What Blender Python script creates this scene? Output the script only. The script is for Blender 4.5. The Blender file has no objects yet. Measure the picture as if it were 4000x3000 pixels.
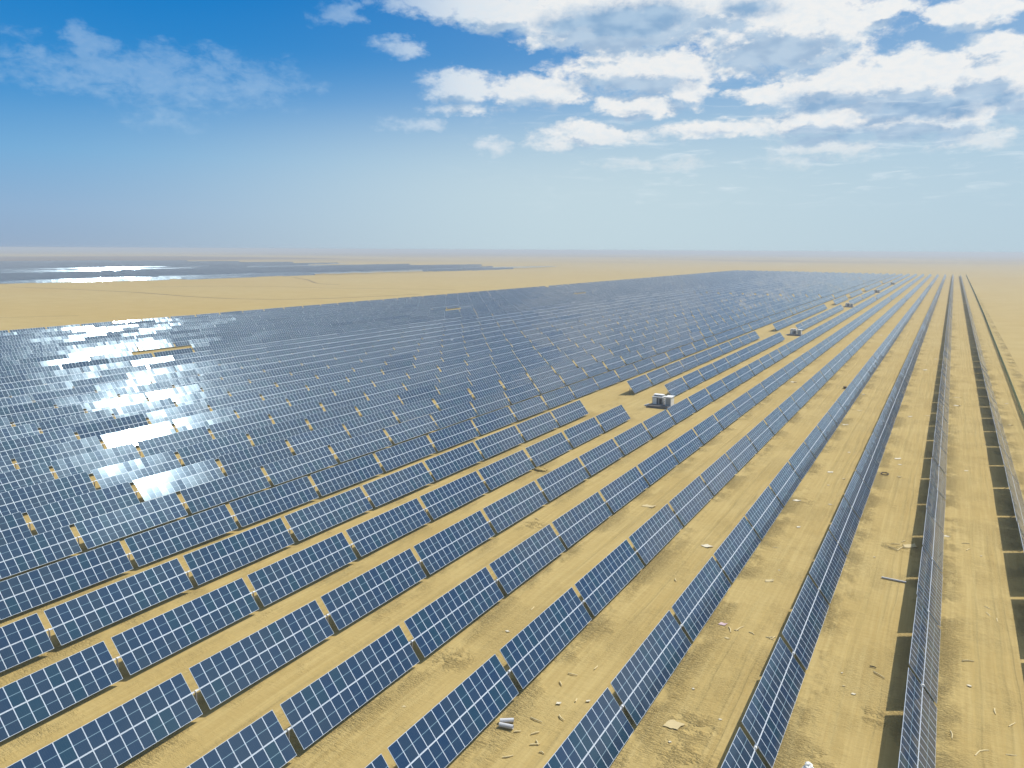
import bpy, math, random
import numpy as np
from mathutils import Matrix, Vector, Euler
random.seed(7); rng = np.random.default_rng(11)
R = math.radians
scene = bpy.context.scene
COL = scene.collection

# ------------------------------------------------------------------ camera
F_PX, PITCH, YAW, ROLL, CAM_H = 3014.1, 0.17204, -0.51390, 0.005385, 36.365
fw = Vector((math.sin(YAW)*math.cos(PITCH), math.cos(YAW)*math.cos(PITCH), -math.sin(PITCH)))
rt = Vector((math.cos(YAW), -math.sin(YAW), 0)); up = rt.cross(fw)
r2 = math.cos(ROLL)*rt + math.sin(ROLL)*up; u2 = -math.sin(ROLL)*rt + math.cos(ROLL)*up
cam_d = bpy.data.cameras.new('camera'); cam = bpy.data.objects.new('camera', cam_d); COL.objects.link(cam)
cam.matrix_world = Matrix(((r2.x, u2.x, -fw.x, 0), (r2.y, u2.y, -fw.y, 0), (r2.z, u2.z, -fw.z, CAM_H), (0, 0, 0, 1)))
cam_d.sensor_width = 36; cam_d.lens = F_PX/4000*36; cam_d.clip_start = 0.5; cam_d.clip_end = 200000
scene.camera = cam
def project(x, y, z):
    v = Vector((x, y, z-CAM_H)); d = v.dot(fw)
    if d < 1: return None
    return (2000+F_PX*v.dot(r2)/d, 1500-F_PX*v.dot(u2)/d, d)

# ------------------------------------------------------------------ sun and exposure
SUN = Vector((0.385, 0.700, 1.0)).normalized()
SUN_EL = math.asin(SUN.z); SUN_AZ = math.atan2(SUN.x, SUN.y)
sd = bpy.data.lights.new('sun', 'SUN'); sd.energy = 4.6; sd.angle = R(0.5); sd.color = (1.0, 0.95, 0.86)
so = bpy.data.objects.new('sun', sd); COL.objects.link(so)
so.rotation_euler = SUN.to_track_quat('Z', 'Y').to_euler(); so.location = (0, 0, 300)
scene.view_settings.view_transform = 'Standard'; scene.view_settings.look = 'None'
scene.view_settings.exposure = 0.0; scene.view_settings.gamma = 1.0
try:
    scene.cycles.use_denoising = True; scene.cycles.max_bounces = 6; scene.cycles.volume_bounces = 0
    scene.cycles.sample_clamp_indirect = 6.0
except Exception: pass

# ------------------------------------------------------------------ node helpers
class NT:
    def __init__(s, tree): s.t = tree; s.n = tree.nodes; s.l = tree.links
    def node(s, typ, **k):
        n = s.n.new(typ)
        for a, b in k.items(): setattr(n, a, b)
        return n
    def put(s, sock, v):
        if v is None: return
        if isinstance(v, (int, float)): sock.default_value = v
        elif isinstance(v, tuple):
            sock.default_value = v if len(sock.default_value) == len(v) else (*v, 1.0)
        else: s.l.new(v, sock)
    def m(s, op, a, b=None, c=None, clamp=False):
        n = s.node('ShaderNodeMath', operation=op, use_clamp=clamp)
        s.put(n.inputs[0], a); s.put(n.inputs[1], b); s.put(n.inputs[2], c)
        return n.outputs[0]
    def mix(s, f, a, b, blend='MIX'):
        n = s.node('ShaderNodeMix', data_type='RGBA', blend_type=blend)
        s.put(n.inputs[0], f); s.put(n.inputs[6], a); s.put(n.inputs[7], b)
        return n.outputs[2]
    def noise(s, vec, scale, detail=3, rough=0.55, dist=0.0):
        n = s.node('ShaderNodeTexNoise'); s.put(n.inputs['Vector'], vec)
        n.inputs['Scale'].default_value = scale; n.inputs['Detail'].default_value = detail
        n.inputs['Roughness'].default_value = rough; n.inputs['Distortion'].default_value = dist
        return n.outputs[0]
    def sm(s, v, a, b, lo=0.0, hi=1.0):
        n = s.node('ShaderNodeMapRange', interpolation_type='SMOOTHSTEP')
        s.put(n.inputs[0], v); s.put(n.inputs[1], a); s.put(n.inputs[2], b); s.put(n.inputs[3], lo); s.put(n.inputs[4], hi)
        return n.outputs[0]
    def xyz(s, x, y, z):
        n = s.node('ShaderNodeCombineXYZ'); s.put(n.inputs[0], x); s.put(n.inputs[1], y); s.put(n.inputs[2], z); return n.outputs[0]
    def sep(s, v):
        n = s.node('ShaderNodeSeparateXYZ'); s.put(n.inputs[0], v); return n.outputs
    def scale(s, v, k):
        n = s.node('ShaderNodeVectorMath', operation='MULTIPLY'); s.put(n.inputs[0], v); s.put(n.inputs[1], k); return n.outputs[0]

# ------------------------------------------------------------------ world: sky and clouds, laid out by azimuth and elevation
CLOUDS = [(-53.4,10.8,9.0,1.8,.52),(-56.9,12.3,1.6,.9,.6),(-46.9,10.5,2.7,1.3,.5),(-52.7,8.2,2.5,1.0,.35),(-41.5,15.4,1.7,.8,.5),(-37.5,13.6,1.9,.6,.5),(-37.1,8.6,2.3,.5,.45),
 (-33.0,11.1,2.6,1.2,.8),(-32.7,9.7,2.6,.5,.6),(-27.5,11.0,3.6,1.0,.95),(-20.4,12.2,5.0,1.3,1.1),(-20.6,9.9,2.9,.7,.95),(-17.5,10.7,1.9,1.0,.8),(-30.1,15.8,3.5,1.2,1.05),(-21.8,15.4,7.7,1.8,1.2),(-27.8,13.9,1.0,.5,.9),(-23.0,13.6,2.9,.6,.8),
 (-11.0,14.0,5.1,2.0,1.3),(-15.3,15.9,5.0,.8,1),(-12.3,10.3,1.8,.6,1),(-7.9,10.6,3.6,1.4,1.1),(-3.0,10.3,3.8,1.6,1.3),(.9,10.6,2.8,1.3,1.1),(-2.6,8.5,4.5,1.2,1.1),(2.7,9.4,1.4,1.5,1),(-23.5,8.1,3.9,.7,.8),(-15.5,8.2,3.7,.6,.8),(-8.4,8.5,3.4,1.1,1.05),
 (-7.7,6.9,3.3,.6,.6),(.3,6.9,2.7,.7,.65),(-26.1,7.6,2.3,.6,.55),(-31.1,7.1,1.5,.6,.5),(-5.0,14.8,2.1,.6,.9),(-.1,14.1,2.2,.9,1.05),(.8,12.2,1.9,.6,.85),(-19.8,6.0,4.5,.5,.4),(-9.1,6.1,4.2,.5,.4),(-34.6,16.2,3.8,.7,.7),(-14.5,12.0,1.5,.6,.7),
 (-60,30,14,5,.7),(-20,26,12,4,.9),(15,20,14,5,1.1),(30,9,12,3,1.0),(20,40,16,8,.8),(60,30,16,7,.8)]
g = bpy.data.node_groups.new('cloud_density', 'ShaderNodeTree')
g.interface.new_socket('Vector', in_out='INPUT', socket_type='NodeSocketVector')
g.interface.new_socket('Density', in_out='OUTPUT', socket_type='NodeSocketFloat')
N = NT(g); gi = g.nodes.new('NodeGroupInput'); go = g.nodes.new('NodeGroupOutput')
v = gi.outputs[0]
# billow the edges: warp the coordinates before reading the masses
wn = N.node('ShaderNodeTexNoise'); N.put(wn.inputs['Vector'], N.scale(v, (1.0, 1.6, 1.0))); wn.inputs['Scale'].default_value = 0.42; wn.inputs['Detail'].default_value = 5; wn.inputs['Roughness'].default_value = 0.6
wv = N.node('ShaderNodeVectorMath', operation='SUBTRACT'); N.put(wv.inputs[0], wn.outputs['Color']); wv.inputs[1].default_value = (.5, .5, .5)
wa = N.node('ShaderNodeVectorMath', operation='MULTIPLY_ADD'); N.put(wa.inputs[0], wv.outputs[0]); wa.inputs[1].default_value = (3.6, 1.9, 0); N.put(wa.inputs[2], v)
acc = None
for az, el, ra, re, a in CLOUDS:
    k = 1.55
    mp = N.node('ShaderNodeMapping'); N.put(mp.inputs[0], wa.outputs[0])
    mp.inputs['Scale'].default_value = (1/(ra*k), 1/(re*k), 0); mp.inputs['Location'].default_value = (-az/(ra*k), -el/(re*k), 0)
    gr = N.node('ShaderNodeTexGradient', gradient_type='SPHERICAL'); N.put(gr.inputs[0], mp.outputs[0])
    c = N.m('MULTIPLY', gr.outputs[1], a*1.5)
    acc = c if acc is None else N.m('MAXIMUM', acc, c)
n1 = N.noise(N.scale(v, (1.0, 1.9, 1.0)), 0.50, 5, 0.58, 0.35)
n2 = N.noise(N.scale(v, (1.0, 1.6, 1.0)), 2.0, 3, 0.55, 0.5)
nn = N.m('ADD', N.m('MULTIPLY', n1, 0.75), N.m('MULTIPLY', n2, 0.25))
d = N.m('ADD', acc, N.m('MULTIPLY', N.m('SUBTRACT', nn, 0.53), 1.75))
d = N.m('MULTIPLY', d, N.sm(acc, 0.0, 0.16))
N.l.new(d, go.inputs[0])

world = bpy.data.worlds.new('World'); scene.world = world; world.use_nodes = True
wt = world.node_tree; wt.nodes.clear(); N = NT(wt)
out = N.node('ShaderNodeOutputWorld'); bg = N.node('ShaderNodeBackground'); N.l.new(bg.outputs[0], out.inputs[0])
tc = N.node('ShaderNodeTexCoord'); dx, dy, dz = N.sep(tc.outputs['Generated'])
az = N.m('MULTIPLY', N.m('ARCTAN2', dx, dy), 180/math.pi)
el = N.m('MULTIPLY', N.m('ARCSINE', dz), 180/math.pi)
sky = N.node('ShaderNodeTexSky', sky_type='NISHITA', sun_disc=False, sun_elevation=SUN_EL, sun_rotation=SUN_AZ, altitude=100, air_density=1.0, dust_density=1.6, ozone_density=2.0)
SKYK = 0.085
skyc = N.mix(1.0, sky.outputs[0], (SKYK*0.55, SKYK*0.95, SKYK*1.35), 'MULTIPLY')
ramp = N.node('ShaderNodeValToRGB'); N.put(ramp.inputs[0], N.m('DIVIDE', el, 90, clamp=True))
cr = ramp.color_ramp
for i, (p_, c_) in enumerate([(0, (.31,.42,.58)), (2.5/90, (.28,.44,.65)), (6/90, (.17,.41,.69)), (10/90, (.045,.28,.64)), (17/90, (.0,.190,.56)), (35/90, (.12,.27,.46)), (1, (.46,.385,.32))]):
    e = cr.elements[i] if i < 2 else cr.elements.new(p_)
    e.position = p_; e.color = (*c_, 1)
# paler and brighter towards the sun's side
side = N.sm(az, -55.0, 15.0)
side = N.m('MULTIPLY', side, N.sm(el, 26.0, 4.0, 0.18, 0.72))
air = N.mix(side, ramp.outputs[0], (.47, .63, .74))
milk = N.m('MULTIPLY', N.sm(el, 13.5, 3.5), N.m('MULTIPLY', N.sm(az, -68.0, -24.0), N.sm(az, 15.0, -22.0, 0.45, 0.95)))
air = N.mix(milk, air, (.56, .70, .765))
base = N.mix(0.96, skyc, air)
vec = N.xyz(az, el, 0.0)
g1 = N.node('ShaderNodeGroup'); g1.node_tree = g; N.put(g1.inputs[0], vec)
cover = N.sm(g1.outputs[0], 0.04, 0.70)
thin = N.sm(az, -44.0, -30.0, 0.34, 1.0)
cover = N.m('MULTIPLY', cover, N.m('MULTIPLY', thin, N.sm(el, 3.5, 9.5, 0.12, 1.0)))
cover = N.m('MINIMUM', N.m('MULTIPLY', cover, 1.08), 1.0)
# grey bases of the thick clouds
SHADES = [(-21.8,15.1,7.0,1.5,1.15),(-25.6,15.0,3.0,1.1,.9),(-13.6,15.6,3.2,1.0,.8),(-23.6,11.3,3.4,.6,.8),(-18.5,11.2,2.6,.5,.6),(-27.8,10.2,2.6,.45,.6),(-9.0,9.6,3.6,.8,.9),(-2.5,8.9,5.0,1.1,1.1),(-6.2,7.6,3.2,.7,.9),(-2.0,7.2,3.6,.6,.8),(1.6,9.0,2.2,.9,.8),(-12.5,13.0,3.0,.5,.4),(-21.0,9.4,2.4,.4,.5),(-15.5,7.9,3.2,.35,.5)]
sw = N.node('ShaderNodeTexNoise'); N.put(sw.inputs['Vector'], N.scale(vec, (1.0, 1.8, 1.0))); sw.inputs['Scale'].default_value = 0.6; sw.inputs['Detail'].default_value = 5; sw.inputs['Roughness'].default_value = 0.6
sv = N.node('ShaderNodeVectorMath', operation='SUBTRACT'); N.put(sv.inputs[0], sw.outputs['Color']); sv.inputs[1].default_value = (.5, .5, .5)
sa = N.node('ShaderNodeVectorMath', operation='MULTIPLY_ADD'); N.put(sa.inputs[0], sv.outputs[0]); sa.inputs[1].default_value = (3.2, 1.5, 0); N.put(sa.inputs[2], vec)
sh = None
for a_, e_, ra, re, am in SHADES:
    mp = N.node('ShaderNodeMapping'); N.put(mp.inputs[0], sa.outputs[0])
    mp.inputs['Scale'].default_value = (1/(ra*1.2), 1/(re*1.3), 0); mp.inputs['Location'].default_value = (-a_/(ra*1.2), -e_/(re*1.3), 0)
    gr = N.node('ShaderNodeTexGradient', gradient_type='SPHERICAL'); N.put(gr.inputs[0], mp.outputs[0])
    c = N.m('MULTIPLY', gr.outputs[1], am); sh = c if sh is None else N.m('MAXIMUM', sh, c)
off = N.node('ShaderNodeVectorMath', operation='ADD'); N.put(off.inputs[0], vec); off.inputs[1].default_value = (0.5, 1.0, 0)
g2 = N.node('ShaderNodeGroup'); g2.node_tree = g; N.put(g2.inputs[0], off.outputs[0])
dark = N.m('MULTIPLY', N.sm(N.m('ADD', sh, N.m('MULTIPLY', N.m('SUBTRACT', N.noise(vec, 1.1, 5, .6), .5), .5)), 0.12, 0.75), N.sm(sh, 0.0, 0.15))
dark = N.m('MAXIMUM', dark, N.m('MULTIPLY', N.sm(N.m('SUBTRACT', g2.outputs[0], N.m('MULTIPLY', g1.outputs[0], 0.45)), 0.26, 0.80), 0.85))
lit = N.mix(N.sm(az, -45.0, -25.0), (.42, .60, .80), (.86, .87, .87))
puff = N.sm(N.noise(N.scale(vec, (1, 1.8, 1)), 1.4, 4, .55), 0.35, 0.60, 0.72, 1.0)
lit = N.mix(puff, (.66, .78, .88), lit)
shade = N.mix(N.sm(N.noise(N.scale(vec, (1, 2.0, 1)), 0.5, 2, .5), 0.35, 0.65), (.20, .38, .61), (.36, .53, .72))
ccol = N.mix(N.m('MULTIPLY', dark, 0.90), lit, shade)
final = N.mix(cover, base, ccol)
# torn streaks of thin cloud low on the sun's side
wisp = N.m('MULTIPLY', N.sm(N.noise(N.scale(vec, (0.35, 2.2, 1)), 0.9, 6, 0.62, 0.6), 0.50, 0.80), N.m('MULTIPLY', N.sm(az, -38.0, -14.0), N.m('MULTIPLY', N.sm(el, 1.8, 5.0), N.sm(el, 13.0, 8.0))))
final = N.mix(N.m('MULTIPLY', wisp, 0.6), final, (.80, .88, .93))
# bright dusty aureole round the sun
dt = N.node('ShaderNodeVectorMath', operation='DOT_PRODUCT'); N.put(dt.inputs[0], tc.outputs['Generated']); dt.inputs[1].default_value = tuple(SUN)
dp = N.m('MAXIMUM', dt.outputs['Value'], 0.0)
aur = N.m('ADD', N.m('MULTIPLY', N.m('POWER', dp, 900.0), 9.0), N.m('ADD', N.m('MULTIPLY', N.m('POWER', dp, 120.0), 1.6), N.m('MULTIPLY', N.m('POWER', dp, 12.0), 0.85)))
final = N.mix(1.0, final, N.mix(1.0, (.90, .97, 1.0), N.xyz(aur, aur, aur), 'MULTIPLY'), 'ADD')
N.put(bg.inputs[0], final); bg.inputs[1].default_value = 1.0

# ------------------------------------------------------------------ materials
def mat(name):
    m = bpy.data.materials.new(name); m.use_nodes = True
    t = NT(m.node_tree); b = m.node_tree.nodes['Principled BSDF']
    return m, t, b
def simple(name, col, rough=0.6, metal=0.0, var=0.12, scale=3.0, spec=0.5):
    m, t, b = mat(name)
    tc = t.node('ShaderNodeTexCoord'); n = t.noise(tc.outputs['Object'], scale, 4, 0.6)
    oi = t.node('ShaderNodeObjectInfo')
    k = t.m('ADD', t.m('MULTIPLY', n, var*2), t.m('MULTIPLY', oi.outputs['Random'], var))
    c = t.mix(k, col, tuple(x*0.55 for x in col))
    t.put(b.inputs['Base Color'], c); b.inputs['Roughness'].default_value = rough; b.inputs['Metallic'].default_value = metal
    b.inputs['Specular IOR Level'].default_value = spec
    return m

def panel_material():
    m, t, b = mat('solar_glass')
    uv = t.node('ShaderNodeUVMap'); uv.uv_map = 'UVMap'
    u, v_, _ = t.sep(uv.outputs[0])
    fx = t.m('FRACT', u); fy = t.m('FRACT', v_)
    ax = t.m('ABSOLUTE', t.m('SUBTRACT', fx, 0.5)); ay = t.m('ABSOLUTE', t.m('SUBTRACT', fy, 0.5))
    border = t.m('MAXIMUM', t.m('GREATER_THAN', ax, 0.5-0.022), t.m('GREATER_THAN', ay, 0.5-0.012))
    mid = t.m('LESS_THAN', ay, 0.0115)
    # cell grid: six columns, ten rows in each half, thin silvery lines, and the finer busbars
    cx = t.m('ABSOLUTE', t.m('SUBTRACT', t.m('FRACT', t.m('MULTIPLY', fx, 6.0)), 0.5))
    cy = t.m('ABSOLUTE', t.m('SUBTRACT', t.m('FRACT', t.m('MULTIPLY', fy, 20.0)), 0.5))
    bus = t.m('LESS_THAN', t.m('ABSOLUTE', t.m('SUBTRACT', t.m('FRACT', t.m('MULTIPLY', fx, 24.0)), 0.5)), 0.10)
    grid = t.m('MAXIMUM', t.m('GREATER_THAN', cx, 0.482), t.m('GREATER_THAN', cy, 0.47))
    oi = t.node('ShaderNodeObjectInfo')
    orn = t.m('MULTIPLY', oi.outputs['Random'], 977.0)
    wn = t.node('ShaderNodeTexWhiteNoise', noise_dimensions='3D')
    t.put(wn.inputs[0], t.xyz(t.m('ADD', t.m('FLOOR', u), 0.5), t.m('ADD', t.m('FLOOR', v_), 0.5), orn))
    rnd = wn.outputs[0]
    tc = t.node('ShaderNodeNewGeometry')
    dust = t.noise(tc.outputs['Position'], 0.55, 3, 0.6)
    cell = t.mix(rnd, (.002, .024, .074), (.011, .031, .066))
    cell = t.mix(t.m('GREATER_THAN', t.m('FRACT', t.m('MULTIPLY', rnd, 7.31)), 0.80), cell, (.002, .032, .068))
    cell = t.mix(t.m('MULTIPLY', bus, 0.28), cell, (.035, .085, .15))
    cell = t.mix(t.m('MULTIPLY', grid, 0.22), cell, (.16, .22, .30))
    cell = t.mix(t.m('ADD', 0.004, t.m('MULTIPLY', dust, 0.035)), cell, (.40, .36, .26))
    cell = t.mix(t.m('MULTIPLY', mid, 0.55), cell, (.34, .50, .60))
    colr = t.mix(border, cell, (.64, .72, .84))
    t.put(b.inputs['Base Color'], colr)
    t.put(b.inputs['Roughness'], t.m('ADD', t.m('MULTIPLY', border, 0.3), t.m('ADD', 0.066, t.m('MULTIPLY', rnd, 0.03))))
    b.inputs['IOR'].default_value = 1.58
    t.put(b.inputs['Specular Tint'], (.58, .82, 1.0))
    return m
M = {}
M['glass'] = panel_material()
M['alu'] = simple('aluminium', (.68, .72, .78), 0.42, 0.0, 0.10)
M['backsheet'] = simple('backsheet', (.50, .50, .50), 0.6)
M['steel'] = simple('galvanised_steel', (.56, .60, .66), 0.45, 0.0, 0.15)
M['post'] = simple('weathered_steel', (.26, .25, .24), 0.6, 0.0, 0.15)
M['white'] = simple('white_paint', (.80, .80, .79), 0.5, 0.0, 0.06, 1.0)
M['grey'] = simple('grey_cabinet_paint', (.34, .35, .36), 0.5, 0.0, 0.1, 1.0)
M['dark'] = simple('dark_vent', (.045, .05, .055), 0.6)
M['slab'] = simple('concrete_slab', (.17, .16, .16), 0.85, 0.0, 0.25, 0.6)
M['card'] = simple('cardboard', (.58, .47, .25), 0.85, 0.0, 0.12, 4.0)
M['paper'] = simple('sun_bleached_board', (.66, .60, .46), 0.8, 0.0, 0.06, 4.0)
M['wood'] = simple('dry_wood', (.80, .66, .36), 0.85, 0.0, 0.2, 8.0)
M['pipe'] = simple('pale_pipe', (.62, .62, .64), 0.45, 0.0, 0.05)
M['plastic'] = simple('white_plastic', (.85, .85, .83), 0.4, 0.0, 0.05)
M['pink'] = simple('pink_plastic', (.55, .40, .42), 0.6)
M['box'] = simple('brown_box', (.14, .09, .035), 0.8)
M['soot'] = simple('dark_rubber', (.05, .045, .04), 0.8)
M['green'] = simple('green_post_paint', (.05, .16, .07), 0.5)

def mesh_fabric():
    m, t, b = mat('green_mesh')
    tc = t.node('ShaderNodeTexCoord'); x, y, z = t.sep(tc.outputs['Object'])
    a = t.m('GREATER_THAN', t.m('ABSOLUTE', t.m('SUBTRACT', t.m('FRACT', t.m('MULTIPLY', y, 8.0)), 0.5)), 0.26)
    c = t.m('GREATER_THAN', t.m('ABSOLUTE', t.m('SUBTRACT', t.m('FRACT', t.m('MULTIPLY', z, 8.0)), 0.5)), 0.20)
    t.put(b.inputs['Alpha'], t.m('MAXIMUM', a, c))
    n = t.noise(tc.outputs['Object'], 0.15, 3)
    t.put(b.inputs['Base Color'], t.mix(n, (.12, .26, .13), (.20, .35, .20)))
    b.inputs['Roughness'].default_value = 0.6
    return m
M['mesh'] = mesh_fabric()

PITCH_R, X0, TILT, W = 10.001, 12.023, 0.9050, 3.648
Y0, PT, LEN, ZLOW = 36.79, 14.896, 14.2, 0.473
def sand_material():
    m, t, b = mat('desert_sand')
    geo = t.node('ShaderNodeNewGeometry'); P = geo.outputs['Position']
    x, y, z = t.sep(P)
    lane = t.m('FRACT', t.m('DIVIDE', t.m('SUBTRACT', x, X0), PITCH_R))       # 0 at the low edge of a row
    infield = t.m('MULTIPLY', t.m('MULTIPLY', t.m('GREATER_THAN', x, -345.0), t.m('LESS_THAN', x, 21.0)), t.m('LESS_THAN', y, 1385.0))
    big = t.noise(P, 0.006, 4, 0.5); med = t.noise(P, 0.07, 4, 0.6); fine = t.noise(P, 1.6, 5, 0.65)
    grain = t.noise(P, 14.0, 3, 0.7)
    c = t.mix(t.sm(med, 0.3, 0.7), (.402, .299, .118), (.448, .343, .146))
    c = t.mix(t.m('MULTIPLY', t.sm(big, 0.35, 0.7), 0.45), c, (.40, .275, .085))
    c = t.mix(t.m('MULTIPLY', t.sm(fine, 0.35, 0.75), 0.22), c, (.34, .235, .078))
    c = t.mix(t.m('MULTIPLY', t.sm(grain, 0.55, 0.8), 0.15), c, (.25, .18, .075))
    # wheel tracks along each lane
    wob = t.m('MULTIPLY', t.m('SUBTRACT', t.noise(t.scale(P, (0.3, 0.05, 1)), 1.0, 2), 0.5), 0.12)
    lw = t.m('ADD', lane, wob)
    def band(c0, w): return t.sm(t.m('ABSOLUTE', t.m('SUBTRACT', lw, c0)), w, w*0.35)
    tracks = t.m('MAXIMUM', band(0.30, 0.035), t.m('MAXIMUM', band(0.47, 0.035), band(0.56, 0.022)))
    tmask = t.m('MULTIPLY', t.m('MULTIPLY', tracks, infield), t.sm(t.noise(t.scale(P, (0.08, 0.015, 1)), 1.0, 2), 0.36, 0.54))
    tread = t.m('MULTIPLY', t.m('SUBTRACT', t.m('FRACT', t.m('MULTIPLY', y, 3.2)), 0.5), tmask)
    # scuffed, hand-dug soil along the foot of the rows and footprints in patches
    near_row = t.m('MAXIMUM', t.sm(lane, 0.26, 0.0), t.sm(lane, 0.58, 0.80))
    patch = t.sm(t.noise(t.scale(P, (0.16, 0.10, 1)), 1.0, 4, 0.65), 0.40, 0.60)
    scuff = t.m('MULTIPLY', t.m('MULTIPLY', t.m('ADD', near_row, 0.34), patch), t.m('MULTIPLY', infield, t.sm(x, -60.0, -22.0, 0.45, 1.0)))
    patch2 = t.sm(t.noise(P, 0.8, 3, 0.6), 0.36, 0.58)
    # hand-picked trampled places beside the near tables
    for (px, py, pr) in [(-36.3, 53.4, 2.6), (-26.9, 65.5, 2.2), (-14.6, 54.5, 3.0), (-14.1, 50.5, 3.2), (-6.0, 55.0, 2.5), (-17, 116, 3.5), (-46, 88, 2.0), (-2, 63, 2.0), (2, 74, 2.5), (-57, 111, 2.5), (-3.4, 103.5, 2.0)]:
        dd = t.node('ShaderNodeVectorMath', operation='DISTANCE'); t.put(dd.inputs[0], P); dd.inputs[1].default_value = (px, py, 0)
        scuff = t.m('MAXIMUM', scuff, t.m('MULTIPLY', t.sm(dd.outputs['Value'], pr*1.2, pr*0.2), patch2))
    st = t.noise(t.scale(P, (1.3, 4.2, 1)), 1.2, 3, 0.6, 0.8)
    ridge = t.m('SUBTRACT', 1.0, t.m('ABSOLUTE', t.m('MULTIPLY', t.m('SUBTRACT', st, 0.5), 5.0)), clamp=True)
    st2 = t.noise(t.scale(P, (1.0, 1.4, 1)), 3.4, 3, 0.6, 0.4)
    h_sc = t.m('MULTIPLY', scuff, t.m('ADD', t.m('MULTIPLY', ridge, 0.12), t.m('MULTIPLY', st2, 0.17)))
    # fine streaks drawn out along the lanes by wheels
    lines = t.noise(t.scale(P, (2.4, 0.06, 1)), 1.0, 4, 0.7)
    c = t.mix(t.m('MULTIPLY', t.m('MULTIPLY', t.sm(lines, 0.46, 0.66), infield), 0.34), c, (.33, .235, .085))
    c = t.mix(t.m('MULTIPLY', t.m('MULTIPLY', t.sm(lines, 0.50, 0.34), infield), 0.30), c, (.52, .41, .185))
    ripple = t.noise(t.scale(P, (0.7, 1.8, 1)), 1.1, 4, 0.55, 0.3)
    h = t.m('ADD', h_sc, t.m('MULTIPLY', ripple, 0.055))
    h = t.m('ADD', h, t.m('MULTIPLY', t.noise(P, 0.35, 3), 0.06))
    h = t.m('SUBTRACT', h, t.m('MULTIPLY', tmask, 0.05))
    h = t.m('ADD', h, t.m('MULTIPLY', tread, 0.05))
    h = t.m('ADD', h, t.m('MULTIPLY', grain, 0.006))
    c = t.mix(t.m('MULTIPLY', t.m('MULTIPLY', scuff, t.sm(st, 0.42, 0.62)), 0.12), c, (.30, .212, .078))
    c = t.mix(t.m('MULTIPLY', tmask, 0.38), c, (.51, .38, .15))
    # darker grey-brown bands in the ground colour far away
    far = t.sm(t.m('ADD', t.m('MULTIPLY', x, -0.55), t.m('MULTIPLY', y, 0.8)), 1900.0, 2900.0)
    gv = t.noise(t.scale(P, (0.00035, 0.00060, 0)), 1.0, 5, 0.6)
    far_bands = t.m('MULTIPLY', t.sm(gv, 0.46, 0.54), far)
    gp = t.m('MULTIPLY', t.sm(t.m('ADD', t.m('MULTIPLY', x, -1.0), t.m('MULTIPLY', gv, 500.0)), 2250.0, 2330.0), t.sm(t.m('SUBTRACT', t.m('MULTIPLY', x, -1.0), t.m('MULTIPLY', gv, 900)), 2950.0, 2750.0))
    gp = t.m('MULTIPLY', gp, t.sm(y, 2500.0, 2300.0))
    far_bands = t.m('MAXIMUM', t.m('MULTIPLY', far_bands, 0.55), gp)
    c = t.mix(far_bands, c, (.175, .135, .105))
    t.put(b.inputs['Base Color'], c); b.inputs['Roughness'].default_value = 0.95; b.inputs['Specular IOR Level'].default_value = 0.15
    bp = t.node('ShaderNodeBump'); bp.inputs['Strength'].default_value = 1.0; bp.inputs['Distance'].default_value = 1.0
    t.put(bp.inputs['Height'], h); t.l.new(bp.outputs[0], b.inputs['Normal'])
    return m
M['sand'] = sand_material()
M['track'] = simple('compacted_sand', (.27, .19, .085), 0.95, 0.0, 0.15, 0.05, 0.1)
M['rock'] = simple('hazy_rock', (.30, .22, .14), 0.95, 0.0, 0.3, 0.004, 0.1)

# ------------------------------------------------------------------ mesh helpers
class MB:
    def __init__(s): s.v = []; s.f = []; s.mi = []; s.uv = []
    def quad(s, a, b, c, d, mi=0, uv=((0, 0), (1, 0), (1, 1), (0, 1))):
        n = len(s.v); s.v += [tuple(a), tuple(b), tuple(c), tuple(d)]; s.f.append((n, n+1, n+2, n+3)); s.mi.append(mi); s.uv += list(uv)
    def obox(s, o, ex, ey, ez, mi=0, top=None):
        """box from corner o spanned by three edge vectors (right-handed)"""
        o, ex, ey, ez = map(Vector, (o, ex, ey, ez))
        A, B, C, D = o, o+ex, o+ex+ey, o+ey; E, F, G, H = A+ez, B+ez, C+ez, D+ez
        s.quad(E, F, G, H, mi if top is None else top)
        s.quad(D, C, B, A, mi); s.quad(A, B, F, E, mi); s.quad(B, C, G, F, mi); s.quad(C, D, H, G, mi); s.quad(D, A, E, H, mi)
    def box(s, x0, y0, z0, x1, y1, z1, mi=0, top=None): s.obox((x0, y0, z0), (x1-x0, 0, 0), (0, y1-y0, 0), (0, 0, z1-z0), mi, top)
    def tube(s, a, b, r, n=8, mi=0, r1=None, cap=True):
        a, b = Vector(a), Vector(b); d = (b-a).normalized(); p = d.orthogonal().normalized(); q = d.cross(p); r1 = r if r1 is None else r1
        ra = [a+(p*math.cos(2*math.pi*i/n)+q*math.sin(2*math.pi*i/n))*r for i in range(n)]
        rb = [b+(p*math.cos(2*math.pi*i/n)+q*math.sin(2*math.pi*i/n))*r1 for i in range(n)]
        for i in range(n): s.quad(ra[i], ra[(i+1) % n], rb[(i+1) % n], rb[i], mi)
        if cap:
            for ring, rev in ((ra, True), (rb, False)):
                k = len(s.v); s.v += [tuple(w) for w in ring]; idx = tuple(range(k, k+n)); s.f.append(idx[::-1] if rev else idx); s.mi.append(mi); s.uv += [(0, 0)]*n
    def mesh(s, name, mats):
        me = bpy.data.meshes.new(name); me.from_pydata(s.v, [], s.f)
        for m_ in mats: me.materials.append(m_)
        me.polygons.foreach_set('material_index', s.mi)
        u = me.uv_layers.new(name='UVMap'); u.data.foreach_set('uv', [c for p in s.uv for c in p])
        me.update(); return me
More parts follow.
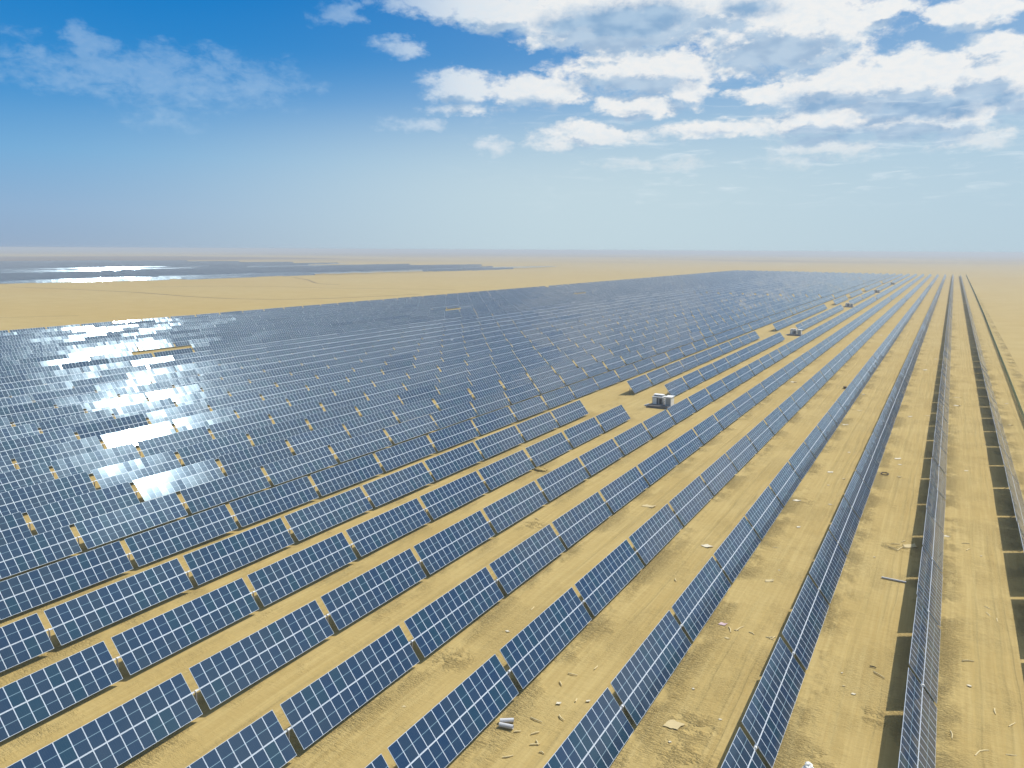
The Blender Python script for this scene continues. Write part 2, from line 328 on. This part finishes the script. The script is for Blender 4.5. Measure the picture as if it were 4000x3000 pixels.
def obj(name, me, parent=None, loc=(0, 0, 0), rot=(0, 0, 0)):
    o = bpy.data.objects.new(name, me); COL.objects.link(o); o.parent = parent; o.location = loc; o.rotation_euler = rot; return o
def tag(o, label=None, cat=None, group=None, kind=None):
    if label: o['label'] = label
    if cat: o['category'] = cat
    if group: o['group'] = group
    if kind: o['kind'] = kind
    return o

# ------------------------------------------------------------------ ground
def axis(lo, hi, flo, fhi, step):
    a = [flo]
    s = step
    while a[0] > lo: s *= 1.35; a.insert(0, max(lo, a[0]-s))
    n = int((fhi-flo)/step); a += [flo+step*(i+1) for i in range(n)]
    s = step
    while a[-1] < hi: s *= 1.35; a.append(min(hi, a[-1]+s))
    return a
xs = axis(-45000, 30000, -90, 40, 2.5); ys = axis(-3000, 60000, 10, 260, 2.5)
vs = []
for yy in ys:
    for xx in xs:
        z = 0.03*math.sin(xx*0.31+1.3*math.sin(yy*0.07))+0.03*math.sin(yy*0.23+xx*0.05)
        if not (-100 < xx < 50 and yy < 270): z = 0
        vs.append((xx, yy, z-0.03))
nx = len(xs)
fs = [(j*nx+i, j*nx+i+1, (j+1)*nx+i+1, (j+1)*nx+i) for j in range(len(ys)-1) for i in range(nx-1)]
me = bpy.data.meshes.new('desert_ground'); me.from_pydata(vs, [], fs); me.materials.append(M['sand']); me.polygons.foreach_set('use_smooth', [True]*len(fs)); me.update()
tag(obj('desert_ground', me), 'flat yellow sand desert reaching the horizon', None, None, 'structure')

def strip(name, pts, w):
    b = MB()
    P = [Vector((x, y, 0.004)) for x, y in pts]
    # resample for soft bends
    Q = []
    for i in range(len(P)-1):
        for k in range(8): Q.append(P[i].lerp(P[i+1], k/8))
    Q.append(P[-1])
    for _ in range(6): Q = [Q[0]]+[(Q[i-1]+Q[i]*2+Q[i+1])/4 for i in range(1, len(Q)-1)]+[Q[-1]]
    L_, R_ = [], []
    for i, p in enumerate(Q):
        d = (Q[min(i+1, len(Q)-1)]-Q[max(i-1, 0)]).normalized(); nrm = Vector((-d.y, d.x, 0)); ww = w*(0.7+0.5*random.random())
        L_.append(p+nrm*ww); R_.append(p-nrm*ww)
    for i in range(len(Q)-1): b.quad(R_[i], R_[i+1], L_[i+1], L_[i])
    return tag(obj(name, b.mesh(name, [M['track']])), None, None, None, 'structure')
strip('sand_track', [(-760, 400), (-658, 408), (-586, 408), (-501, 393), (-460, 394), (-426, 404), (-402, 438), (-380, 520)], 2.2)
strip('sand_track', [(-660, 470), (-616, 529), (-560, 548), (-500, 555), (-400, 600)], 1.8)
strip('sand_track', [(-737, 732), (-668, 688), (-587, 616), (-550, 611)], 2.2)
strip('sand_track', [(-470, 190), (-432, 220), (-424, 231), (-411, 249)], 1.0)

# far low hills on the right of the horizon
b = MB()
hx = [(-400+i*120) for i in range(90)]
def hz(i): return max(0, 26*math.exp(-((i-30)/9)**2)+18*math.exp(-((i-44)/5)**2)+34*math.exp(-((i-62)/11)**2)+4*math.sin(i*1.3)+3*math.sin(i*2.9))
for i in range(len(hx)-1):
    a, c = hz(i), hz(i+1); y0 = 13000
    b.quad((hx[i], y0-500, -.3), (hx[i+1], y0-500, -.3), (hx[i+1], y0, c), (hx[i], y0, a)); b.quad((hx[i], y0, a), (hx[i+1], y0, c), (hx[i+1], y0+900, -.3), (hx[i], y0+900, -.3))
tag(obj('hills', b.mesh('hills', [M['rock']])), 'low hazy hills on the far right horizon', None, None, 'structure')

# ------------------------------------------------------------------ solar tables
ZP = ZLOW+W/2*math.sin(TILT)
MODW, MODP, MODH, CG = 0.992, LEN/14, (W-0.055)/2, 0.055
def x_pivot(r): return X0-PITCH_R*r-W/2*math.cos(TILT)
sections78 = [(Y0-2*PT, 10), (184.0, 10), (368.5, 11), (573.2, 5), (653.6, 7), (787.0, 12), (992.0, 26)]
tables = []                                                          # (row, yc)
for r in range(35):
    if r in (7, 8):
        for k, (ys0, cnt) in enumerate(sections78):
            for i in range(cnt):
                if r == 8 and k == 4 and i == 0: continue
                tables.append((r, ys0+i*PT+LEN/2))
        continue
    for n in range(-3, 91):
        if r in (24, 25) and n in (8, 9): continue
        if r in (26, 27) and n in (22, 23): continue
        if r in (27, 28) and n in (35, 36, 37): continue
        if r == 28 and n in (51, 52, 53): continue
        yy = Y0+n*PT+LEN/2+(6.0 if n >= 41 else 0.0)
        if r > 8: yy += random.Random(r).uniform(-.8, .8)
        if yy > 1378+ (r*0.6): continue
        tables.append((r, yy))
def tab_info(r, yc):
    x = x_pivot(r); q = project(x, yc, ZP)
    if q is None: return None
    cs = [project(x+sx*W/2*math.cos(TILT), yc+sy*LEN/2, ZP-sx*W/2*math.sin(TILT)) for sx in (-1, 1) for sy in (-1, 1)]
    if any(c is None for c in cs): return ('near', q, 0, 0)
    P0, P1, P2, P3 = cs
    def clampx(c): return (min(max(c[0], 0), 4000), min(max(c[1], 0), 3000))
    c4 = [clampx(c) for c in (P0, P1, P3, P2)]
    area = abs(sum(c4[i][0]*c4[(i+1) % 4][1]-c4[(i+1) % 4][0]*c4[i][1] for i in range(4)))/2
    inview = any(0 <= c[0] <= 4000 and 0 <= c[1] <= 3000 for c in cs)
    return ('ok', q, area, inview)
cand = []; rest = []
for r, yc in tables:
    if yc < 8: continue
    ti = tab_info(r, yc)
    if ti is None or ti[0] == 'near' or not ti[3]:
        # just outside the frame: keep what a step aside would show
        if ti and -900 < ti[1][0] < 4900 and ti[1][1] < 3700: rest.append((r, yc))
        continue
    cand.append((ti[2], r, yc))
cand.sort(reverse=True)
NEAR, MIDN = 120, 300
indiv = cand[:MIDN]; rest += [(r, y) for _, r, y in cand[MIDN:]]

ct, st_ = math.cos(TILT), math.sin(TILT)
# one module, face up, local x runs down the slope (MODH), local y along the row
b = MB(); T_ = 0.036
b.obox((-MODH/2, -MODW/2, -T_), (MODH, 0, 0), (0, MODW, 0), (0, 0, T_), 1)
b.f = b.f[1:]; b.mi = b.mi[1:]; b.uv = b.uv[4:]
b.quad((-MODH/2, -MODW/2, 0), (MODH/2, -MODW/2, 0), (MODH/2, MODW/2, 0), (-MODH/2, MODW/2, 0), 0, ((0, 0), (0, 1), (1, 1), (1, 0)))
for i_ in range(4): b.v[i_] = b.v[i_]
me_module = b.mesh('solar_module', [M['glass'], M['alu']])
b = MB(); b.obox((-0.07, -LEN/2-0.22, -0.16), (0.14, 0, 0), (0, LEN+0.44, 0), (0, 0, 0.115)); me_tube = b.mesh('torque_tube', [M['steel']])
b = MB()
for sx in (-1, 1):
    for yy in np.linspace(-LEN/2+0.05, LEN/2-0.09, 15): b.obox((sx*0.95-0.78, yy, -0.085), (1.56, 0, 0), (0, 0.05, 0), (0, 0, 0.045))
me_rail = b.mesh('mounting_rails', [M['steel']])
b = MB(); b.box(-0.06, -0.045, -0.6, 0.06, 0.045, ZP-0.16); me_post = b.mesh('post', [M['post']])
b = MB(); b.tube((0, -0.06, 0), (0, 0.06, 0), 0.10, 10); b.box(-0.10, -0.04, -0.11, 0.10, 0.04, -0.07); me_bear = b.mesh('bearing', [M['white']])

def module_pos():
    for j, s in enumerate((-1, 1)):
        for i in range(14): yield j, i, s*(CG/2+MODH/2), -LEN/2+MODP*(i+.5)
def panel_array_mesh(seed):
    rg = random.Random(seed); b = MB()
    for j, i, a, yy in module_pos():
        # slight unevenness of each module on its rails
        e = Euler((R(rg.gauss(0, .22)), R(rg.gauss(0, .22)), 0)).to_matrix()
        c = [Vector((a, yy, 0))+e@Vector((sx*MODH/2, sy*MODW/2, 0)) for sx, sy in ((-1, -1), (1, -1), (1, 1), (-1, 1))]
        u, v_ = i+seed*31, j
        b.quad(*c, 0, ((u+.001, v_+.001), (u+.001, v_+.999), (u+.999, v_+.999), (u+.999, v_+.001)))
        lo = [p-Vector((0, 0, T_)) for p in c]
        for k in range(4): b.quad(lo[k], lo[(k+1) % 4], c[(k+1) % 4], c[k], 1)
        b.quad(lo[3], lo[2], lo[1], lo[0], 1)
    return b.mesh('panel_array', [M['glass'], M['alu']])
arrays = [panel_array_mesh(k) for k in range(6)]

ORD = ['zeroth','first','second','third','fourth','fifth','sixth','seventh','eighth','ninth','tenth','eleventh','twelfth','thirteenth','fourteenth','fifteenth','sixteenth','seventeenth','eighteenth','nineteenth']
TENS = {2: 'twent', 3: 'thirt', 4: 'fort', 5: 'fift', 6: 'sixt', 7: 'sevent', 8: 'eight'}
def ordn(n):
    if n < 20: return ORD[n]
    return TENS[n//10]+'ieth' if n % 10 == 0 else TENS[n//10]+'y-'+ORD[n % 10]
byrow = {}
for _, r, y in cand: byrow.setdefault(r, []).append(y)
for r in byrow: byrow[r].sort()
def tilt_for(r, yc):
    rg = random.Random(int(r*7919+yc*13)); k = 0.35 if r < 7 else min(2.0, 0.35+(r-6)*0.45); bias = -2.6 if 10 <= r < 17 else (-1.0 if 17 <= r < 23 else 2.2)
    if r < 10: bias = 0.0
    return TILT+R(bias+rg.gauss(0, k)), R(rg.gauss(0, 0.12+k*0.25))
for idx, (area, r, yc) in enumerate(indiv):
    root = bpy.data.objects.new('solar_table', None); COL.objects.link(root); root.location = (x_pivot(r), yc, 0); root.empty_display_size = 0.5
    k = byrow[r].index(yc)+1
    lab = 'solar table in %s row from the green fence, %s from the picture\'s near edge' % (ordn(r+1), ordn(k))
    tag(root, lab, 'solar table', 'tables of blue solar modules standing in long rows on the sand')
    ta, yo = tilt_for(r, yc)
    if idx < NEAR:
        e = Euler((yo, ta, 0)).to_matrix()
        rg = random.Random(idx)
        for j, i, a, yy in module_pos():
            o = obj('solar_module', me_module, root, Vector((0, 0, ZP))+e@Vector((a, yy, 0)), (yo+R(rg.gauss(0, .2)), ta+R(rg.gauss(0, .2)), 0))
        obj('mounting_rails', me_rail, root, (0, 0, ZP), (yo, ta, 0))
    else:
        obj('panel_array', arrays[idx % 6], root, (0, 0, ZP), (yo, ta, 0))
    obj('torque_tube', me_tube, root, (0, 0, ZP), (yo, ta, 0))
    for py in (-LEN/2-0.34, -2.6, 2.6):
        po = obj('post', me_post, root, (0, py, 0))
        if py < -5 and idx < 220: obj('bearing', me_bear, po, (0, 0, ZP-0.02), (0, ta, 0))

# everything farther off: one object
def table_cheap(b, x, yc, ta, yo, full, seed, zp=ZP):
    e = Euler((yo, ta, 0)).to_matrix(); o = Vector((x, yc, zp)); rg = random.Random(seed)
    if full:
        for j, i, a, yy in module_pos():
            e2 = e@Euler((R(rg.gauss(0, .4)), R(rg.gauss(0, .4)), 0)).to_matrix()
            c0 = o+e@Vector((a, yy, 0.004))
            c = [c0+e2@Vector((sx*MODH/2, sy*MODW/2, 0)) for sx, sy in ((-1, -1), (1, -1), (1, 1), (-1, 1))]
            u, v_ = i+(seed % 997)*14, j
            b.quad(*c, 0, ((u+.001, v_+.001), (u+.001, v_+.999), (u+.999, v_+.999), (u+.999, v_+.001)))
    else:
        c = [o+e@Vector((sx*W/2, sy*LEN/2, 0.004)) for sx, sy in ((-1, -1), (1, -1), (1, 1), (-1, 1))]
        u = (seed % 997)*14
        b.quad(*c, 0, ((u+.001, .001), (u+.001, 1.999), (u+13.999, 1.999), (u+13.999, .001)))
    # frame and backs
    q = o+e@Vector((-W/2+.01, -LEN/2+.01, -0.06))
    b.obox(q, e@Vector((W-.02, 0, 0)), e@Vector((0, LEN-.02, 0)), e@Vector((0, 0, 0.045)), 1)
    if full:
        for py in (-LEN/2-.34, 0.0): b.box(x-.07, yc+py-.05, 0, x+.07, yc+py+.05, zp-.16, 1)
b = MB()
for k, (r, yc) in enumerate(rest):
    ta, yo = tilt_for(r, yc)
    table_cheap(b, x_pivot(r), yc, ta, yo, True, k*7+r)
tag(obj('solar_tables', b.mesh('solar_tables', [M['glass'], M['alu']])), 'mass of farther solar tables filling the plant to its far edge', 'solar tables', None, 'stuff')

# the second plant beyond the empty sand
b = MB(); k = 0
edge = [(380, -850), (423, -826), (588, -771), (749, -775), (1022, -735), (1400, -732), (1800, -760)]
for r in range(128):
    x = -724-r*PITCH_R
    bt = R(random.Random(r//9).choice([-7, -4, 0, 0, 1.0, -10]))
    for n in range(0, 150):
        y = 250+n*PT*1.003
        ex = np.interp(y, [q[0] for q in edge], [q[1] for q in edge])
        if x > ex or y < 420+0.0*r: continue
        if y > 1430-(-724-x)*0.10+120*math.sin(r*.35): continue
        if (n % 24) == 23 or (r % 32) == 31: continue
        if x-math.tan(R(66))*-y*1.0 < -999999: continue
        q = project(x, y, 2)
        if q is None or q[0] < -500 or q[0] > 4500: continue
        rg = random.Random(k*17+3); k += 1
        rs = random.Random((r//5)*31+int((y+r*23)//190)); flat = (r < 11 and rs.random() < .72) or (38 < r < 56 and rs.random() < .8) or (30 < r < 70 and rs.random() < .25)
        blk = (R(2.4) if y < 800+(-724-x)*.25 else -TILT+R(rg.choice([0, 1, 2]))) if flat else R(rg.choice([11, 12, 13]))
        table_cheap(b, x, y, TILT+blk+R(rg.gauss(0, .8)), R(rg.gauss(0, .3)), False, k)
tag(obj('distant_solar_tables', b.mesh('distant_solar_tables', [M['glass'], M['alu']])), 'second solar plant far off beyond the empty sand on the left', 'solar plant', None, 'stuff')

# ------------------------------------------------------------------ inverter stations
def station(x, y, label):
    root = bpy.data.objects.new('inverter_station', None); COL.objects.link(root); root.location = (x, y, 0); root.scale = (.8, .8, .8)
    tag(root, label, 'inverter station', 'white inverter stations between the rows')
    b = MB(); b.box(-3.2, -3.1, -.05, 3.6, 3.0, .62, 0); b.box(-3.5, -3.4, -.05, -3.2, 3.2, .3, 0); obj('platform', b.mesh('platform', [M['slab']]), root)
    # left cabinet
    b = MB(); b.box(-2.6, -.6, .62, .5, 2.2, 2.75, 0); c1 = obj('cabinet', b.mesh('cabinet', [M['grey']]), root)
    b = MB(); b.box(-2.72, -.75, 2.75, .62, 2.35, 2.92, 0); obj('roof', b.mesh('roof', [M['white']]), c1)
    b = MB(); b.box(-2.45, -.635, .72, -1.35, -.603, 2.55, 0); obj('door', b.mesh('door', [M['white']]), c1)
    b = MB()
    b.box(-1.1, -.64, .72, -.85, -.603, 2.6, 0); b.box(-.45, -.64, .85, .3, -.603, 2.35, 0)
    for z in np.linspace(.95, 2.25, 9): b.box(-.42, -.68, z, .27, -.643, z+.05, 0)
    obj('vent', b.mesh('vent', [M['dark']]), c1)
    # two hooded coolers on top
    for dx in (-2.45, -.95):
        b = MB(); b.box(dx+.1, .2, 2.923, dx+1.15, 1.7, 3.35, 0); h = obj('cooler', b.mesh('cooler', [M['grey']]), root)
        b = MB(); b.box(dx-.1, 0, 3.35, dx+1.35, 1.9, 3.45, 0); obj('hood', b.mesh('hood', [M['white']]), h)
    # right taller cabinet
    b = MB(); b.box(1.55, -1.2, .62, 3.3, 1.6, 3.15, 0); c2 = obj('cabinet', b.mesh('cabinet_tall', [M['white']]), root)
    b = MB(); b.box(1.4, -1.4, 3.15, 3.5, 1.8, 3.3, 0); obj('roof', b.mesh('roof_tall', [M['white']]), c2)
    b = MB(); b.box(1.75, -1.24, .75, 3.1, -1.203, 2.95, 0); obj('door', b.mesh('door_tall', [M['grey']]), c2)
    b = MB()
    for z in (1.2, 1.7, 2.2): b.box(.503, .2, z, 1.547, .6, z+.14, 0)
    obj('busbar_duct', b.mesh('busbar_duct', [M['white']]), root)
    b = MB()
    for i in range(4): b.box(-4.9+.35*i, -1.2, 0, -4.55+.35*i, -.2, .15*(i+1), 0)
    obj('step', b.mesh('step', [M['steel']]), root)
stn = [(-57.3, 173.5, 'nearest and largest white inverter station, on a dark slab beside the gap between rows'),
 (-58.0, 356.0, 'second nearest white inverter station, on its slab halfway up the row gap'),
 (-58.4, 559.5, 'third nearest inverter station, small and grey before the service crossing'),
 (-58.6, 775.0, 'fourth nearest inverter station, tiny beside the far row gap'),
 (-58.8, 979.0, 'farthest inverter station, a speck near the rows\' far end')]
for s_ in stn: station(*s_)
# slim lightning rod behind the first station
b = MB(); b.tube((0, 0, 0), (0, 0, 4.2), .06, 6, 0, .03); b.box(-.25, -.25, 0, .25, .25, .12)
tag(obj('lightning_rod', b.mesh('lightning_rod', [M['steel']]), None, (-59.6, 186.0, 0)), 'slim pole standing on sand behind the nearest inverter station', 'pole')

# ------------------------------------------------------------------ green fence
fp = [(16.2, 120), (16.4, 200), (16.8, 260), (17.4, 400), (18.0, 520), (18.6, 800), (18.8, 1100), (19.2, 1457)]
root = bpy.data.objects.new('mesh_fence', None); COL.objects.link(root); root.location = (16.2, 120, 0)
tag(root, 'long green mesh fence running along the right side of the solar rows', 'fence')
def fx_(y): return float(np.interp(y, [q[1] for q in fp], [q[0] for q in fp]))
b = MB(); yy = 120.0; H_F = 1.35
while yy < 1455:
    y2 = yy+6; b.quad((fx_(yy)-16.2, yy-120, .03), (fx_(y2)-16.2, y2-120, .03), (fx_(y2)-16.2, y2-120, H_F), (fx_(yy)-16.2, yy-120, H_F)); yy = y2
obj('fence_mesh', b.mesh('fence_mesh', [M['mesh']]), root)
b = MB(); b.box(-.04, -.04, -.3, .04, .04, H_F+.12); mp_ = b.mesh('fence_post', [M['green']])
yy = 120.0; k = 0
bb = MB()
while yy < 1458:
    if k < 99: obj('post', mp_, root, (fx_(yy)-16.2-.05, yy-120, 0))
    else: bb.box(fx_(yy)-16.2-.09, yy-120-.04, -.3, fx_(yy)-16.2-.01, yy-120+.04, H_F+.12)
    yy += 3.0; k += 1
tag(obj('posts', bb.mesh('fence_posts_far', [M['green']]), root), None, None, None, 'stuff')
b = MB(); yy = 120.0
while yy < 1452:
    y2 = yy+12; b.tube((fx_(yy)-16.2, yy-120, H_F), (fx_(y2)-16.2, y2-120, H_F), .035, 5, 0, None, False); yy = y2
obj('top_rail', b.mesh('top_rail', [M['green']]), root)

# ------------------------------------------------------------------ litter on the sand
def between(x):
    q = (X0-x)/PITCH_R
    if q < 0: return 'between the green fence and the first row', 0
    return 'between the %s and %s rows from the fence' % (ordn(int(q)+1), ordn(int(q)+2)), int(q)+1
SCRAPS = [(-23.67,91.79,1.22),(-14.81,85.12,1.13),(-14.94,104.73,.54),(-8.05,94.07,.49),(2.37,110.91,.75),(-5.16,98.54,.25),(-14.41,88.67,.23),(-15.61,69.66,.45),(-15.9,59.53,.29),(-12.81,56.36,.27),(-4.08,65.48,.36),(-4.93,66.37,.24),(-5.32,68.53,.19),(4.35,71.76,.39),(6.07,105.53,.27),(-15.77,53.85,1.34),(-34.39,60.33,.44),(-24.82,51.98,.44),(-22.87,53.48,.38),(-35.41,45.32,.33),(-15.36,51.65,.23),(-35.15,102.73,1.95),(-14.88,134.88,1.01),(-12.43,131.91,.6),(-17.06,116.29,1.03),(-12.53,116.91,.54),(-13.68,150.46,.56),(-16.04,192.58,1.18),(-5.57,150.18,1.3),(-4.97,145.98,.66),(-5.43,191.47,1.01),(-1.99,194.48,1.35),(-17.05,174.96,1.29),(-36.35,226.2,1.76),(-44.33,292.4,1.19),(-45.58,264.46,.76),(-37.48,319.41,1.55),(-24.95,377.21,1.52),(-38.68,428.15,2.0),(3.83,223.19,1.45),(3.8,211.23,1.46),(4.97,147.44,.67),(14.32,220.42,.72),(13.68,192.95,.95),(-2.46,301.79,1.09),(-11.77,328.74,.79),(-4.88,271.79,1.43),(-4.64,137.81,.68),(-17.2,215.7,.79),(-11.5,282.51,.68),(-14.11,126.85,.37),(-1.68,104.62,1.88)]
STICKS = [(-3.33,71.0,-2.79,70.96),(-2.94,70.14,-1.98,69.46),(2.98,63.78,3.09,62.74),(6.08,68.93,6.12,68.09),(6.95,66.7,7.4,67.47),(4.57,61.25,4.93,62.18),(4.88,62.04,5.48,62.49),(6.55,62.54,7.23,62.79),(3.86,76.22,4.81,76.62),(5.96,89.96,6.53,89.36),(6.05,88.4,6.42,87.45),(6.95,87.37,6.99,86.56),(4.06,109.11,4.91,109.43),(4.54,106.62,4.97,107.56),(-3.94,103.13,-2.77,102.35),(-3.76,104.42,-2.73,104.73),(-2.61,105.71,-2.21,106.55),(-2.94,102.26,-2.34,104.06),(-15.26,71.54,-14.77,72.91),(-15.43,71.63,-15.0,71.7),(-16.05,71.99,-15.62,70.98),(-12.2,71.85,-11.6,72.09),(-12.05,71.48,-11.73,72.36),(-12.47,71.76,-11.7,71.52),(-14.1,71.93,-13.53,71.67),(-16.45,95.42,-15.85,95.65),(-34.58,65.43,-34.61,66.22),(-24.37,58.2,-24.33,58.87),(-26.1,56.47,-25.26,56.59),(-26.17,54.94,-25.72,54.46),(-23.74,52.9,-23.8,53.32),(-24.08,50.57,-23.42,50.13),(-25.87,49.14,-24.81,49.05),(-24.85,47.27,-24.42,47.85),(-24.33,46.11,-23.7,46.53),(-24.17,46.79,-23.78,46.38),(-23.34,45.7,-22.92,45.7),(-25.36,43.83,-24.79,44.4),(-26.12,46.89,-25.7,47.22),(-24.14,80.36,-23.78,79.72),(-47.05,89.99,-46.25,89.6)]
def scrap_mesh(w, seed, thick=0.03):
    """a torn, curled sheet of board with real thickness"""
    rg = random.Random(seed); l = w; d = w*rg.uniform(.55, .95); nx_, ny_ = 5, 4
    curl = rg.uniform(.04, .16)*w; b = MB(); top = {}
    for i in range(nx_+1):
        for j in range(ny_+1):
            u, v_ = i/nx_-.5, j/ny_-.5
            jit = 0.06*w if i in (0, nx_) or j in (0, ny_) else 0
            x = u*l+rg.uniform(-jit, jit)+v_*0.25*l; y = v_*d+rg.uniform(-jit, jit)
            z = thick+curl*(abs(u)*2)**2.2*(0.4+rg.random()*.6)*(1 if u > 0 else .4)+rg.uniform(0, .015)
            top[i, j] = Vector((x, y, z+.01))
    dn = Vector((0, 0, -thick))
    for i in range(nx_):
        for j in range(ny_):
            a, b_, c, d_ = top[i, j], top[i+1, j], top[i+1, j+1], top[i, j+1]
            b.quad(a, b_, c, d_); b.quad(d_+dn, c+dn, b_+dn, a+dn)
    ring = [(i, 0) for i in range(nx_)]+[(nx_, j) for j in range(ny_)]+[(i, ny_) for i in range(nx_, 0, -1)]+[(0, j) for j in range(ny_, 0, -1)]
    for k in range(len(ring)):
        p, q = top[ring[k]], top[ring[(k+1) % len(ring)]]; b.quad(p+dn, q+dn, q, p)
    return b
cnt = {}
order = sorted(range(len(SCRAPS)), key=lambda i: SCRAPS[i][1])
for i in order:
    x, y, w = SCRAPS[i]; side_, key = between(x); cnt[key] = cnt.get(key, 0)+1
    col = 'card' if i in (15, 1, 21, 51) or i % 4 == 3 else 'paper'
    word = 'cardboard' if col == 'card' else 'board'
    tint = 'tan' if col == 'card' else 'white'
    o = obj('board_scrap', scrap_mesh(w*.85, i).mesh('board_scrap', [M[col]]), None, (x, y, -.01), (0, 0, random.uniform(-.6, .6)))
    sh = between(x)[0].replace('between the green fence and the first row', 'beside the green fence').replace(' from the fence', '')
    tag(o, '%s %s scrap, %s from the near edge %s' % (tint, word, ordn(cnt[key]), sh), 'scrap', 'scraps of board littering the sand')
cnt = {}
order = sorted(range(len(STICKS)), key=lambda i: STICKS[i][1])
for i in order:
    x, y, x2, y2 = STICKS[i]; side_, key = between(x); cnt[key] = cnt.get(key, 0)+1
    a = Vector((0, 0, .02)); c = Vector((x2-x, y2-y, .02)); rg = random.Random(i)
    md = (a+c)/2+Vector((rg.uniform(-.08, .08), rg.uniform(-.08, .08), rg.uniform(.01, .03)))
    b = MB(); b.tube(a, md, .05, 6, 0, .055); b.tube(md, c, .055, 6, 0, .035)
    o = obj('stick', b.mesh('stick', [M['soot' if i in (0,) else 'wood']]), None, (x, y, 0))
    sh = side_.replace(' from the fence', '')
    tag(o, '%s wood stick, %s from the near edge %s' % ('dark' if i == 0 else 'pale', ordn(cnt[key]), sh), 'stick', 'sticks of packing wood lying on the sand')

def hollow(name, a, c, r, label, cat, m_='pipe', group=None):
    a, c = Vector(a), Vector(c); b = MB(); n = 14
    d = (c-a).normalized(); p = d.orthogonal().normalized(); q = d.cross(p); ri = r*.86
    R_ = lambda o, rr: [o+(p*math.cos(2*math.pi*i/n)+q*math.sin(2*math.pi*i/n))*rr for i in range(n)]
    A, B_, C, D = R_(a, r), R_(c, r), R_(a, ri), R_(c, ri)
    for i in range(n):
        j = (i+1) % n; b.quad(A[i], A[j], B_[j], B_[i]); b.quad(C[j], C[i], D[i], D[j]); b.quad(A[j], A[i], C[i], C[j]); b.quad(B_[i], B_[j], D[j], D[i])
    o = obj(name, b.mesh(name, [M[m_]])); me_ = o.data
    me_.transform(Matrix.Translation(-a)); o.location = a
    return tag(o, label, cat, group)
hollow('pipe', (-27.65, 47.35, .17), (-26.75, 47.95, .17), .17, 'short white hollow pipe, upper one of the pair lying on sand', 'pipe', 'pipe', 'pair of short pipes')
hollow('pipe', (-27.45, 46.92, .17), (-26.35, 47.15, .17), .17, 'short white hollow pipe, lower one of the pair, nearer the camera', 'pipe', 'pipe', 'pair of short pipes')
hollow('pipe', (-3.95, 92.3, .10), (-1.45, 92.2, .10), .10, 'long pale pipe lying crosswise with its end at a row\'s shadow', 'pipe', 'pipe')

# crumpled white sack
def lump(name, loc, sx, sy, sz, m_, label, cat, seed, rough=.25):
    rg = random.Random(seed); b = MB(); nu, nv = 14, 8; P = []
    ph = [rg.uniform(0, 6) for _ in range(6)]
    for j in range(nv+1):
        th = math.pi/2*j/nv; row = []
        for i in range(nu):
            f = 2*math.pi*i/nu; k = 1+rough*(math.sin(3*f+ph[0]+th*2)*.5+math.sin(5*f+ph[1])*.3+math.sin(7*th+ph[2]+f)*.3)
            row.append(Vector((math.cos(f)*math.cos(th)*sx*k, math.sin(f)*math.cos(th)*sy*k, math.sin(th)*sz*k-.02)))
        P.append(row)
    for j in range(nv):
        for i in range(nu): b.quad(P[j][i], P[j][(i+1) % nu], P[j+1][(i+1) % nu], P[j+1][i])
    b.f.append(tuple(range(len(b.v), len(b.v)+nu))[::-1]); b.v += [tuple(v_) for v_ in P[0]]; b.mi.append(0); b.uv += [(0, 0)]*nu
    return tag(obj(name, b.mesh(name, [M[m_]]), None, loc), label, cat)
lump('sack', (-5.8, 53.6, 0), .42, .55, .34, 'plastic', 'crumpled white sack at the bottom edge of the picture', 'sack', 3, .4)
lump('sand_mound', (-57.4, 111.4, 0), 1.4, 1.0, .45, 'sand', 'small heap of sand between two rows near the middle', 'mound', 5, .2)
lump('stone', (-31.5, 69.5, 0), .14, .12, .1, 'soot', 'small dark stone on the sand between two near rows', 'stone', 8, .2)
b = MB(); b.box(-.35, -.5, 0, .35, .5, .5); b.box(-.38, -.53, .503, .38, .02, .53); b.box(-.38, .03, .503, .38, .53, .53)
tag(obj('brown_crate', b.mesh('brown_crate', [M['box']]), None, (-22.6, 223.0, 0), (0, 0, .2)), 'small brown crate standing against a row halfway up the picture', 'crate')
b = scrap_mesh(.62, 77, .02); tag(obj('plastic_sheet', b.mesh('plastic_sheet', [M['pink']]), None, (-16.7, 72.3, -.01)), 'faded pink plastic sheet flat on the sand', 'sheet')
# loose coil of strapping
b = MB(); n = 20
for k in range(n):
    a0, a1 = 2*math.pi*k/n, 2*math.pi*(k+1)/n; b.tube((math.cos(a0)*.55, math.sin(a0)*.8, .08), (math.cos(a1)*.55, math.sin(a1)*.8, .08), .07, 6, 0, None, False)
tag(obj('rubber_hoop', b.mesh('rubber_hoop', [M['soot']]), None, (-6.85, 138.3, 0)), 'dark rubber hoop lying on the sand', 'hoop')

# ------------------------------------------------------------------ haze
m = bpy.data.materials.new('haze_air'); m.use_nodes = True; nt = m.node_tree; nt.nodes.clear()
o_ = nt.nodes.new('ShaderNodeOutputMaterial'); pv = nt.nodes.new('ShaderNodeVolumePrincipled')
pv.inputs['Color'].default_value = (.85, .89, .94, 1); pv.inputs['Density'].default_value = 0.00034; pv.inputs['Anisotropy'].default_value = 0.1
nt.links.new(pv.outputs[0], o_.inputs['Volume'])
b = MB(); b.box(-45500, -3500, -1.2, 30500, 60500, 37.5)
ho = obj('haze', b.mesh('haze', [m])); tag(ho, 'thin pale dust haze over the desert', None, None, 'stuff')
